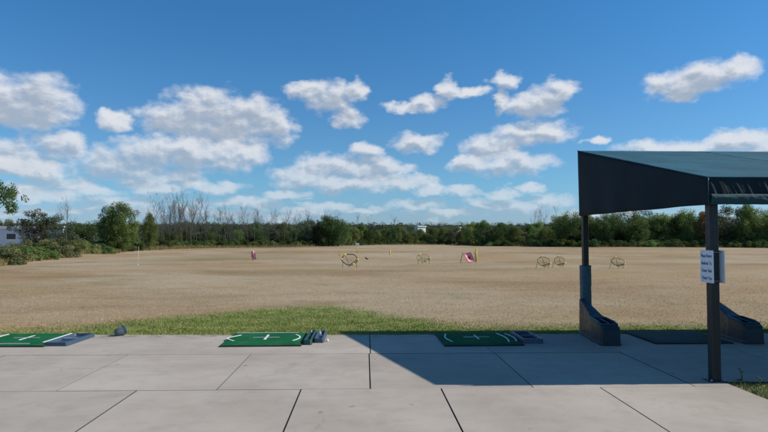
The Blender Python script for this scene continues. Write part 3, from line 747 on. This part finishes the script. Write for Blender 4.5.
# ---------------------------------------------------------------- foliage builders
def quads_mesh(name, V, mat, tri=False):
    n = len(V); k = V.shape[1]
    me = bpy.data.meshes.new(name); me.vertices.add(n * k); me.vertices.foreach_set('co', V.reshape(-1).astype(np.float32))
    me.loops.add(n * k); me.loops.foreach_set('vertex_index', np.arange(n * k, dtype=np.int32))
    me.polygons.add(n); me.polygons.foreach_set('loop_start', np.arange(0, n * k, k, dtype=np.int32)); me.polygons.foreach_set('loop_total', np.full(n, k, np.int32))
    me.update(calc_edges=True); me.materials.append(mat); return me
def leaf_quads(C, Rr, n, size, rg, upbias=.35, asp=.55, flat=.85):
    C = np.asarray(C, float); Rr = np.asarray(Rr, float)
    pr = Rr ** 2 / np.sum(Rr ** 2); idx = rg.choice(len(C), n, p=pr)
    d = rg.normal(size=(n, 3)); d /= np.linalg.norm(d, axis=1)[:, None]
    rad = Rr[idx] * (rg.uniform(0.15, 1, n) ** .45)
    d2 = d * rad[:, None]; d2[:, 2] *= flat
    p = C[idx] + d2
    nn = d * .7 + rg.normal(size=(n, 3)) * .75; nn[:, 2] += upbias; nn /= np.linalg.norm(nn, axis=1)[:, None]
    a = np.cross(nn, rg.normal(size=(n, 3))); a /= np.linalg.norm(a, axis=1)[:, None]; b = np.cross(nn, a)
    s = size * rg.uniform(.6, 1.35, n)[:, None]
    return np.stack([p - a * s, p - b * s * asp, p + a * s, p + b * s * asp], 1)
def crown_clumps(rg, hgt, cr, z0, n, shape='round', cs=.24):
    C = []; Rr = []
    while len(C) < n:
        v = rg.uniform(-1, 1, 3); r = np.linalg.norm(v)
        if r > 1 or r < .35: continue
        zz = (v[2] + 1) / 2
        k = 1.0
        if shape == 'oval': k = 1 - .35 * zz
        elif shape == 'cone': k = 1.1 - .8 * zz
        elif shape == 'loose': k = rg.uniform(.6, 1.15)
        C.append((v[0] * cr * k, v[1] * cr * k, z0 + zz * (hgt - z0) * rg.uniform(.93, 1.02) - cr * cs * .5)); Rr.append(cr * cs * rg.uniform(.65, 1.35))
    return C, Rr
def limbs(mb, C, hgt, z0, r0, rg, n):
    top = z0 + (hgt - z0) * .6
    lean = rg.uniform(-.04, .04, 2) * hgt
    tr = [Vector((lean[0] * t * t + .03 * math.sin(5 * t), lean[1] * t * t, top * t)) for t in (0, .2, .45, .7, 1)]
    mb.tube(tr, [r0 * 1.25, r0, r0 * .8, r0 * .55, r0 * .2], 7)
    for i in rg.choice(len(C), min(n, len(C)), replace=False):
        c = Vector(C[i]); t = min(.95, max(.3, (c.z / hgt) * .8)); s = Vector((lean[0] * t * t, lean[1] * t * t, top * t))
        md = (s + c) / 2 + Vector((0, 0, -.06 * hgt * rg.uniform(0, 1)))
        mb.tube([s, md, c], [r0 * .38, r0 * .24, r0 * .08], 5)
def make_leafy(seed, hgt, cr, z0, nl, ls, lm, shape='round', ncl=46, cs=.24, bark=m_bark, nlimb=12):
    rg = np.random.default_rng(seed)
    C, Rr = crown_clumps(rg, hgt, cr, z0, ncl, shape, cs)
    mb = MB(); limbs(mb, C, hgt, z0, max(.05, hgt * .022), rg, nlimb)
    return mb.mesh('trunk', bark), quads_mesh('crown', leaf_quads(C, Rr, nl, ls, rg), lm)
def make_bare(seed, hgt, spread, dens=1.0):
    rg = random.Random(seed); mb = MB(); tw = MB()
    def br(m_, p, d, L, r, lv):
        pts = [p]; rr = [r]; n = 4
        for i in range(n):
            d = (d + Vector((rg.gauss(0, .12), rg.gauss(0, .12), rg.gauss(.04, .06)))).normalized()
            p = p + d * L / n; pts.append(p); rr.append(r * (1 - .75 * (i + 1) / n))
        m_.tube(pts, rr, 5 if lv < 2 else 3, cap=False)
        if lv >= 3: return
        for i in range(int((11, 6, 5)[lv] * dens)):
            t = rg.uniform(.3 if lv == 0 else .15, 1); k = min(n - 1, int(t * n)); q = pts[k].lerp(pts[k + 1], t * n - k)
            a = rg.uniform(0, 2 * math.pi); sd = Vector((math.cos(a), math.sin(a), 0))
            nd = (d * .9 + sd * spread + Vector((0, 0, .35))).normalized()
            br(tw, q, nd, L * rg.uniform(.32, .5) * (1.1 - .4 * t), max(.005, rr[k] * .5), lv + 1)
    br(mb, Vector((0, 0, 0)), Vector((rg.uniform(-.06, .06), rg.uniform(-.06, .06), 1)).normalized(), hgt * .97, hgt * .0085, 0)
    return mb.mesh('trunk', m_barkg), tw.mesh('branches', m_barkg)
PROTO = {}
def proto(k, f, hgt): PROTO[k] = (f, hgt)
# unit protos: built at 6 m, scaled when placed
specs = [('dense', m_lf_dark, 'round', 2.5, .5), ('mid', m_lf_mid, 'oval', 2.2, .5), ('light', m_lf_light, 'oval', 2.1, .6), ('olive', m_lf_olive, 'loose', 2.3, .5), ('grey', m_lf_grey, 'loose', 2.2, .6), ('autumn', m_lf_aut, 'oval', 1.9, .8), ('cone', m_lf_mid, 'cone', 1.7, .3)]
for i, (k, lm, shp, cr, z0) in enumerate(specs):
    for v in range(3 if k in ('dense', 'mid', 'light') else 2):
        loose = shp == 'loose'
        proto(k + str(v), make_leafy(100 + i * 7 + v, 6.0, cr * (1 + .12 * v), z0, 15000 if not loose else 9500, .082, lm, shp, 84 + 8 * v if not loose else 52, .27 if not loose else .25), 6.0)
for v in range(5): proto('bare' + str(v), make_bare(30 + v, 6.0, .55 + .08 * v), 6.0)
def make_bush(seed, lm, n=4200, cs=.34):
    rg = np.random.default_rng(seed); C = []; Rr = []
    for i in range(22):
        a = rg.uniform(0, 6.28); r = rg.uniform(0, 1) ** .6; C.append((1.2 * r * math.cos(a), 1.0 * r * math.sin(a), rg.uniform(.15, 1.25) * (1.05 - .5 * r))); Rr.append(cs * rg.uniform(.7, 1.4))
    mb = MB()
    for i in range(9):
        c = Vector(C[i]); mb.tube([(c.x * .15, c.y * .15, 0), (c.x * .5, c.y * .5, c.z * .55), c], [.03, .02, .008], 5)
    return mb.mesh('stems', m_bark), quads_mesh('foliage', leaf_quads(C, Rr, n, .065, rg), lm)
for k, lm in (('bdark', m_lf_dark), ('bmid', m_lf_mid), ('bolive', m_lf_olive), ('blight', m_lf_light)):
    for v in range(2): proto(k + str(v), make_bush(300 + 10 * v + len(k), lm), 1.6)
rt = random.Random(77)
def plant(kind, x, y, hgt, label, cat, name, group=None, wide=1.0):
    (a, b), h0 = PROTO[kind]; s = hgt / h0
    e = empty(name, (x, y, H(x, y) - .02), label, cat, group, rt.uniform(0, 6.28)); e.scale = (s * wide, s * wide, s)
    n1, n2 = a.name.split('.')[0], b.name.split('.')[0]
    link(n1, a, e); link(n2, b, e)
    return e
def tree_px(kind, px, ytop, Y, label, name='tree', group=None, wide=1.0, cat='tree'):
    xx, zt = at(px, ytop, Y); return plant(kind, xx, Y, max(.8, zt - H(xx, Y)), label, cat, name, group, wide)

# base line of the trees, pixel -> distance
BL = [(-90, 31), (0, 35), (30, 41), (60, 47), (100, 58), (150, 76), (200, 86), (300, 99), (345, 114), (430, 128), (470, 112), (500, 99), (580, 90), (700, 88), (768, 86), (860, 82)]
def base(px):
    for (a, ya), (b, yb) in zip(BL, BL[1:]):
        if a <= px <= b: return ya + (yb - ya) * (px - a) / (b - a)
    return 80
# --- singled-out trees
rt.seed(3)
PROTO['near0'] = (make_leafy(556, 6.0, 3.2, 3.2, 12000, .075, m_lf_dark, 'loose', 90, .16), 6.0)
tree_px('near0', -23, 172, 30, 'near green tree whose branches reach in at the left edge', 'broadleaf_tree', wide=.72)
tree_px('grey0', 36, 204, 57, 'loose grey-green tree in front of the long white building', 'broadleaf_tree', wide=1.1)
PROTO['round0'] = (make_leafy(555, 6.0, 2.25, .35, 26000, .075, m_lf_mid, 'round', 150, .24), 6.0)
tree_px('round0', 119, 199.5, 66, 'big rounded green tree standing above the left hedge', 'broadleaf_tree', wide=.98)
tree_px('mid1', 150, 208.5, 70, 'narrow upright tree right beside the big rounded tree', 'broadleaf_tree', wide=.5)
tree_px('autumn0', 704, 209, 91, 'tree with reddish brown tinge left of the near canopy post', 'broadleaf_tree', wide=.8)
tree_px('olive0', 6, 214, 100, 'brownish thin tree rising behind the long white building', 'broadleaf_tree')
tree_px('bare1', 70, 207, 60, 'bare twiggy tree right of the loose grey-green tree', 'bare_tree', wide=1.2)
tree_px('grey1', 60, 214, 62, 'small sparse tree beside the bare twiggy tree', 'broadleaf_tree', wide=1.0)
for px, yt, k in ((84, 221, 'dense0'), (97, 220, 'dense2'), (72, 224, 'mid0')):
    tree_px(k, px + rt.uniform(-2, 2), yt, 80, 'low dark tree behind the hedge left of the big rounded tree', 'broadleaf_tree', 'dark trees left of the big rounded tree', 1.3)
for px, yt, k in ((318, 217, 'grey0'), (329, 213, 'dense0'), (338, 216, 'dense2'), (308, 219, 'grey1')):
    tree_px(k, px, yt, 104, 'tree in the dark clump standing up above the middle of treeline', 'broadleaf_tree', 'dark clump of trees mid-field', .85)
# --- bare trees, left
tops = [(a_, b_ + 3) for a_, b_ in ((160, 209), (165, 206), (171, 208), (176, 204), (180, 202), (185, 206), (190, 208), (201, 212), (208, 213), (227, 213), (242, 213), (257, 212), (283, 214), (163, 206), (168, 200), (174, 203), (178, 195), (182, 192), (187, 199), (193, 207), (198, 203), (204, 210), (211, 204), (217, 211), (223, 206), (231, 208), (238, 211), (246, 205), (252, 210), (261, 206), (268, 211), (277, 213), (288, 209), (296, 213), (304, 211))]
for i, (px, yt) in enumerate(tops):
    tree_px('bare%d' % (i % 5), px + rt.uniform(-1.5, 1.5), yt, base(px) + rt.uniform(2, 10), 'tall leafless grey tree behind the low hedge, left of centre', 'bare_tree', 'leafless trees above the left hedge', rt.uniform(.6, .9), 'bare tree')
for i, (px, yt) in enumerate(((352, 217), (365, 219), (392, 218), (532, 214), (541, 212), (548, 216), (558, 211), (566, 214), (574, 216))):
    tree_px('bare%d' % ((i + 2) % 5), px, yt, base(px) + rt.uniform(4, 12), 'leafless tree poking above the green treeline ' + ('mid-field' if px < 450 else 'left of the canopy'), 'bare_tree', 'leafless trees in the ' + ('middle' if px < 450 else 'right') + ' treeline', .9, 'bare tree')
rb_ = random.Random(8)
for i in range(24):
    px = 196 + i * 6.3 + rb_.uniform(-2, 2)
    tree_px('bare%d' % (i % 5), px, rb_.uniform(213, 222), base(px) + rb_.uniform(1.5, 5), 'shorter leafless grey tree standing among green trees behind the low bushes', 'bare_tree', 'shorter leafless trees left of centre', rb_.uniform(.8, 1.2), 'bare tree')
for i in range(14):
    px = 158 + i * 2.9 + rb_.uniform(-1, 1)
    tree_px('bare%d' % (i % 5), px, rb_.uniform(201, 216), base(px) + rb_.uniform(2, 12), 'leafless tree in the dense grey thicket right of the narrow upright tree', 'bare_tree', 'grey thicket of leafless trees', rb_.uniform(.8, 1.2), 'bare tree')
# --- green trees behind the bare ones and the mid part
def seg(p0, p1, step, tf, dy, kinds, label, group, wide=1.0):
    px = p0
    while px < p1:
        k = rt.choice(kinds); Y = base(px) + rt.uniform(*dy)
        tree_px(k, px, tf(px) + rt.uniform(-2.6, 4.5), Y, label, 'broadleaf_tree', group, wide * rt.uniform(.7, 1.25))
        px += step * rt.uniform(.7, 1.3)
seg(158, 345, 8.5, lambda p: 221.5, (14, 34), ['grey0', 'dense0', 'grey1', 'dense1', 'mid0'], 'dull green tree behind the leafless trees', 'green trees behind the leafless trees', 1.1)
seg(160, 345, 7.5, lambda p: 229, (5, 12), ['grey1', 'mid2', 'dense2', 'mid1', 'dense0'], 'low bushy tree among the leafless trees', 'low trees among the leafless trees', 1.2)
seg(345, 408, 7, lambda p: 224.5, (2, 12), ['light0', 'mid0', 'light1', 'mid1', 'dense0'], 'leafy tree in the treeline between the dark clump and far white house', 'trees between dark clump and white house', .95)
seg(408, 432, 6.5, lambda p: 228.8, (0, 5), ['mid2', 'mid1', 'dense0'], 'low tree directly below the far white house', 'trees below the white house', 1.1)
seg(432, 560, 7, lambda p: 224 - (p - 432) * .02, (1, 12), ['mid0', 'mid1', 'light2', 'dense0', 'dense1', 'olive0', 'mid2', 'grey0'], 'leafy tree in the treeline between the white house and the canopy', 'trees between white house and canopy', .95)
seg(560, 690, 9, lambda p: 211 - (p - 560) * .03, (1, 8), ['mid0', 'light0', 'olive0', 'olive1', 'light1', 'grey0', 'mid2', 'dense1'], 'leafy tree in the treeline seen between the canopy posts', 'trees between the canopy posts', .9)
seg(712, 850, 12, lambda p: 206, (0, 8), ['mid0', 'dense1', 'mid2', 'grey1', 'light2'], 'tall leafy tree in the treeline right of the near post', 'trees right of the near post', 1.0)
seg(-80, -45, 18, lambda p: 205, (25, 40), ['mid0', 'dense1'], 'tree beyond the left edge', 'trees beyond the left edge')
# --- bushes along the foot of the treeline
def bushes(p0, p1, step, tf, dy, kinds, label, group, wide=1.0):
    px = p0
    while px < p1:
        Y = base(px) + rt.uniform(*dy); xx, zt = at(px, tf(px) + rt.uniform(-1, 1.5), Y)
        plant(rt.choice(kinds), xx, Y, max(.7, zt), label, 'bush', 'bush', group, wide * rt.uniform(.9, 1.3))
        px += step * rt.uniform(.8, 1.2)
bushes(-70, 62, 13, lambda p: 244 - p * .05, (0, 2), ['bolive0', 'bmid0', 'bolive1', 'bmid1'], 'bush in the near hedge below the long white building', 'hedge bushes below the white building', 1.3)
bushes(-60, 100, 12, lambda p: 240.5 if p < 22 else 237, (4, 9), ['bolive0', 'bmid1', 'bolive1', 'bdark0'], 'taller bush at the back of the near left hedge', 'back bushes of the left hedge', 1.2)
bushes(64, 160, 9, lambda p: 240, (0, 3), ['bolive0', 'bmid0', 'bmid1', 'bdark1', 'blight0'], 'bush at the foot of the big rounded tree', 'bushes round the big rounded tree', 1.1)
bushes(160, 345, 7.5, lambda p: 238, (0, 3), ['bmid0', 'bmid1', 'bdark0', 'bdark1'], 'low green bush at the foot of leafless trees', 'bushes below the leafless trees', 1.0)
bushes(345, 500, 8, lambda p: 238.5, (-1, 2), ['bmid0', 'bdark1', 'bdark0', 'blight1'], 'low bush along the far middle edge of the field', 'bushes along the middle edge', 1.0)
bushes(500, 850, 9, lambda p: 238, (-2, 1), ['bdark0', 'bdark1', 'bdark0', 'bmid1'], 'low dark bush along the far right edge of the field', 'bushes along the right edge', 1.1)

bushes(70, 175, 8, lambda p: 238, (9, 15), ['bdark0', 'bmid1', 'bdark1', 'bmid0'], 'bush filling the gap behind the hedge near the big rounded tree', 'bushes behind the left hedge', 1.3)
# --- far wood, one mass
rg = np.random.default_rng(9); C = []; Rr = []
for px in np.arange(-120, 900, 2.2):
    for Y in (190, 260, 350):
        yt = 222.8 + rg.normal(0, .8) - (1.0 if rg.random() < .12 else 0) + (1.5 if Y < 200 else 0)
        if 405 < px < 465 and Y < 270: yt = 231
        xx, zt = at(px + rg.uniform(-2, 2), yt, Y + rg.uniform(-15, 15)); r = rg.uniform(1.1, 2.0) * Y / 260
        for k in range(4):
            C.append((xx + rg.normal(0, r * .5), Y + rg.normal(0, 4), max(1, zt - r * 1.1 - k * zt * .27))); Rr.append(r * rg.uniform(.8, 1.3))
core = []
gxs = np.arange(-190, 230, 3.0); gys = np.arange(188, 372, 6.0)
def ztop(x, y):
    px_ = 384 + F * math.tan(math.atan2(x, y) - R(YAW))
    yt = 232.5 if 403 < px_ < 467 and y < 275 else 224.6
    return CAMZ + (237 - yt) * y / F - 1.0 + 1.4 * mn.noise((x * .16, y * .13, 2))
ZZ = {(a, b): ztop(a, b) for a in gxs for b in gys}
for ia in range(len(gxs) - 1):
    for ib in range(len(gys) - 1):
        a0, a1, b0, b1 = gxs[ia], gxs[ia + 1], gys[ib], gys[ib + 1]
        core.append([(a0, b0, ZZ[a0, b0]), (a1, b0, ZZ[a1, b0]), (a1, b1, ZZ[a1, b1]), (a0, b1, ZZ[a0, b1])])
    core.append([(a0, gys[0] - 2, 0), (a1, gys[0] - 2, 0), (a1, gys[0], ZZ[a1, gys[0]]), (a0, gys[0], ZZ[a0, gys[0]])])
core = np.array(core)
tag(link('far_wood', quads_mesh('far_wood', np.concatenate([leaf_quads(C, Rr, 300000, .30, rg), core]), m_lf_far)), 'distant band of woodland on the horizon behind the treeline', 'woodland', None, 'stuff')

# ---------------------------------------------------------------- buildings
def building(x0, x1, y0, y1, z, label, nwin, pitch=0.0, name='building', wm=None):
    e = empty(name, ((x0 + x1) / 2, y0, 0), label, 'building'); w2 = (x1 - x0) / 2; d = y1 - y0
    MB().box(-w2, w2, 0, d, -.1, z).build('wall', wm or m_bwall, e)
    rf = MB()
    if pitch: rf.add([(-w2 - .4, -.4, z), (w2 + .4, -.4, z), (w2 + .4, d + .4, z), (-w2 - .4, d + .4, z), (-w2 - .4, d / 2, z + pitch), (w2 + .4, d / 2, z + pitch)], [(0, 1, 5, 4), (2, 3, 4, 5), (0, 4, 3), (1, 2, 5), (3, 2, 1, 0)])
    else: rf.box(-w2 - .25, w2 + .25, -.25, d + .25, z, z + .16)
    rf.build('roof', m_broof if pitch else m_bwhite, e)
    MB().box(-w2 - .3, w2 + .3, -.34, -.26, z - .18, z + .2).build('fascia', m_bwhite, e)
    for i in range(nwin):
        xc = -w2 + (i + .5) * 2 * w2 / nwin
        wn = MB().box(xc - .7, xc + .7, -.05, .03, z * .42, z * .74).build('window', m_bwhite, e)
        MB().box(xc - .62, xc + .62, -.07, -.052, z * .45, z * .71).build('pane', m_bdark, wn)
    return e
xl, _ = at(-75, 230, 82); xr, _ = at(63, 230, 82)
building(xl, xr, 82, 96, at(5, 227.5, 82)[1], 'long low white building behind the loose trees at left', 4)
a0, z_ = at(417, 226.4, 230); a1, _ = at(426.5, 225, 230)
building(a0, a1, 230, 232.2, z_ , 'white house showing above the low trees mid-field', 0, 0, 'house', m_bwhite).rotation_euler.z = R(30)
a0, z_ = at(457.5, 227.6, 230); a1, _ = at(461, 225, 230)
building(a0, a1, 230, 231, z_, 'tiny white shed roofline right of the far white house', 0, 0, 'shed', m_bwhite).rotation_euler.z = R(30)

# ---------------------------------------------------------------- grass blades
def blades(name, X, Y, Z, hgt, wid, rg, mat, lean=.5):
    n = len(X); a = rg.uniform(0, 2 * np.pi, n); c, s = np.cos(a) * wid / 2, np.sin(a) * wid / 2
    la = rg.uniform(0, 2 * np.pi, n); L = hgt * rg.uniform(0, lean, n)
    V = np.stack([np.stack([X - c, Y - s, Z], 1), np.stack([X + c, Y + s, Z], 1), np.stack([X + np.cos(la) * L, Y + np.sin(la) * L, Z + hgt * np.sqrt(1 - (lean * .5) ** 2)], 1)], 1)
    return quads_mesh(name, V, mat)
def Hn(X, Y):
    k = np.clip((Y - 14) / 25, 0, 1) * np.clip((160 - Y) / 60, 0, 1)
    return -0.012 + k * (0.10 * np.sin(Y * 0.21 + X * 0.02 + 1.0) * np.sin(X * 0.045 + 0.6) + 0.05 * np.sin(X * 0.11 + Y * 0.33) + 0.04 * np.sin(Y * .47 + .8 - X * .03))
rg = np.random.default_rng(21)
# strip behind the slabs and out into the field, thinning with distance
n = 420000
Yb = 9.85 + (rg.uniform(0, 1, n) ** 1.7) * 24; Xb = rg.uniform(-.78, .78, n) * Yb + .4
ye_ = np.where(Xb < 0, 9.87 - .03 * Xb, 9.87 - .012 * Xb)
ok = (Yb > ye_ - .03 + .05 * np.sin(Xb * 3.1 + np.sin(Xb * 9.7) * 2) * np.sin(Xb * 13) + rg.uniform(-.03, .05, n)) & (rg.uniform(0, 1, n) < np.clip((34 - Yb) / 16, 0, 1))
tuft = np.sin(Xb * 7.1 + np.sin(Yb * 5.3) * 2) * np.sin(Yb * 6.7 + np.sin(Xb * 4.1) * 2)
ok &= rg.uniform(-1.6, 1, n) < tuft + .3
gz = np.where(Xb < -1.2, np.exp(-((Xb + 1.2) / 3.5) ** 2), np.exp(-((Xb + 1.2) / 2.1) ** 2)) * 3.3 + 10.8
ok &= (Yb < gz + rg.uniform(-1, .6, n)) | (rg.uniform(0, 1, n) < .12)
Xb, Yb = Xb[ok], Yb[ok]; hb = rg.uniform(.016, .036, len(Xb)) * (1 + .25 * np.exp(-((Xb + 1.2) / 3) ** 2 - ((Yb - 11) / 2.5) ** 2))
me = blades('short_grass', Xb, Yb, Hn(Xb, Yb) - .004, hb, .006 + .0006 * Yb, rg, m_blade, .9)
tag(link('short_grass', me), 'short tufty grass, green near the slabs and straw-coloured beyond', 'grass', None, 'stuff')
# lawn corner bottom right
n = 60000; Xb = rg.uniform(4.08, 7.5, n); Yb = rg.uniform(2.5, 6.56, n); ok = (rg.uniform(-.6, 1, n) < np.sin(Xb * 9 + np.sin(Yb * 7)) * np.sin(Yb * 8) + .5)
Xb, Yb = Xb[ok], Yb[ok]
me = blades('lawn_corner', Xb, Yb, np.full(len(Xb), -.02), rg.uniform(.02, .06, len(Xb)), .006, rg, m_weed, .8)
tag(link('lawn_corner', me), 'patch of scruffy lawn in the bottom right corner', 'grass', None, 'stuff')
# tall dry grass at the foot of the left hedge
Xs, Ys = [], []
for px in np.arange(-70, 345, .5):
    Yc = base(px); xx = at(px, 240, Yc)[0]; k = 55 if px < 210 else 14
    Xs.append(xx + rg.uniform(-.5, .5, k)); Ys.append(Yc - rg.uniform(.4, 3.2, k))
for px in np.arange(345, 850, .7):
    Yc = base(px); xx = at(px, 240, Yc)[0]; Xs.append(xx + rg.uniform(-.5, .5, 8)); Ys.append(Yc - rg.uniform(.8, 3.5, 8))
Xb = np.concatenate(Xs); Yb = np.concatenate(Ys)
me = blades('tall_grass', Xb, Yb, Hn(Xb, Yb) - .02, rg.uniform(.2, .62, len(Xb)), .03, rg, m_tall, .5)
tag(link('tall_grass', me), 'tall golden dry grass along the foot of the hedges', 'tall grass', None, 'stuff')
# weeds
def weed(x, y, hgt, label, flower):
    e = empty('weed', (x, y, -.02), label, 'weed'); rw = random.Random(int(x * 100)); lf = MB()
    for i in range(9):
        a = rw.uniform(0, 6.28); L = hgt * rw.uniform(.35, .7); d = Vector((math.cos(a), math.sin(a), 0)); s = Vector((-d.y, d.x, 0)) * .012
        b_ = d * .01; m_ = d * L * .5 + Vector((0, 0, L * .35)); t_ = d * L + Vector((0, 0, L * .2))
        lf.add([b_ - s * .4, b_ + s * .4, m_ + s, m_ - s, t_], [(0, 1, 2, 3), (3, 2, 4)])
    lf.build('leaves', m_lf_mid, e)
    st = MB()
    for k in range(3):
        st.tube([(0, 0, 0), (.01 * k, .01, hgt * .6), (.02 * k - .02, .015, hgt * (1 - .12 * k))], .0025, 5)
        st.lathe([(.001, -.006), (.011, 0), (.012, .006), (.001, .01)], 8, Matrix.Translation((.02 * k - .02, .015, hgt * (1 - .12 * k))))
    st.build('stalk', m_lf_light, e)
gx, gy = gp(740.5, 381); weed(gx, gy - .02, .16, 'small weed with upright seed heads beside the near post', 1)
gx, gy = gp(760, 384); weed(gx, gy, .09, 'low broad-leaved weed at the edge of the bottom right lawn', 1)
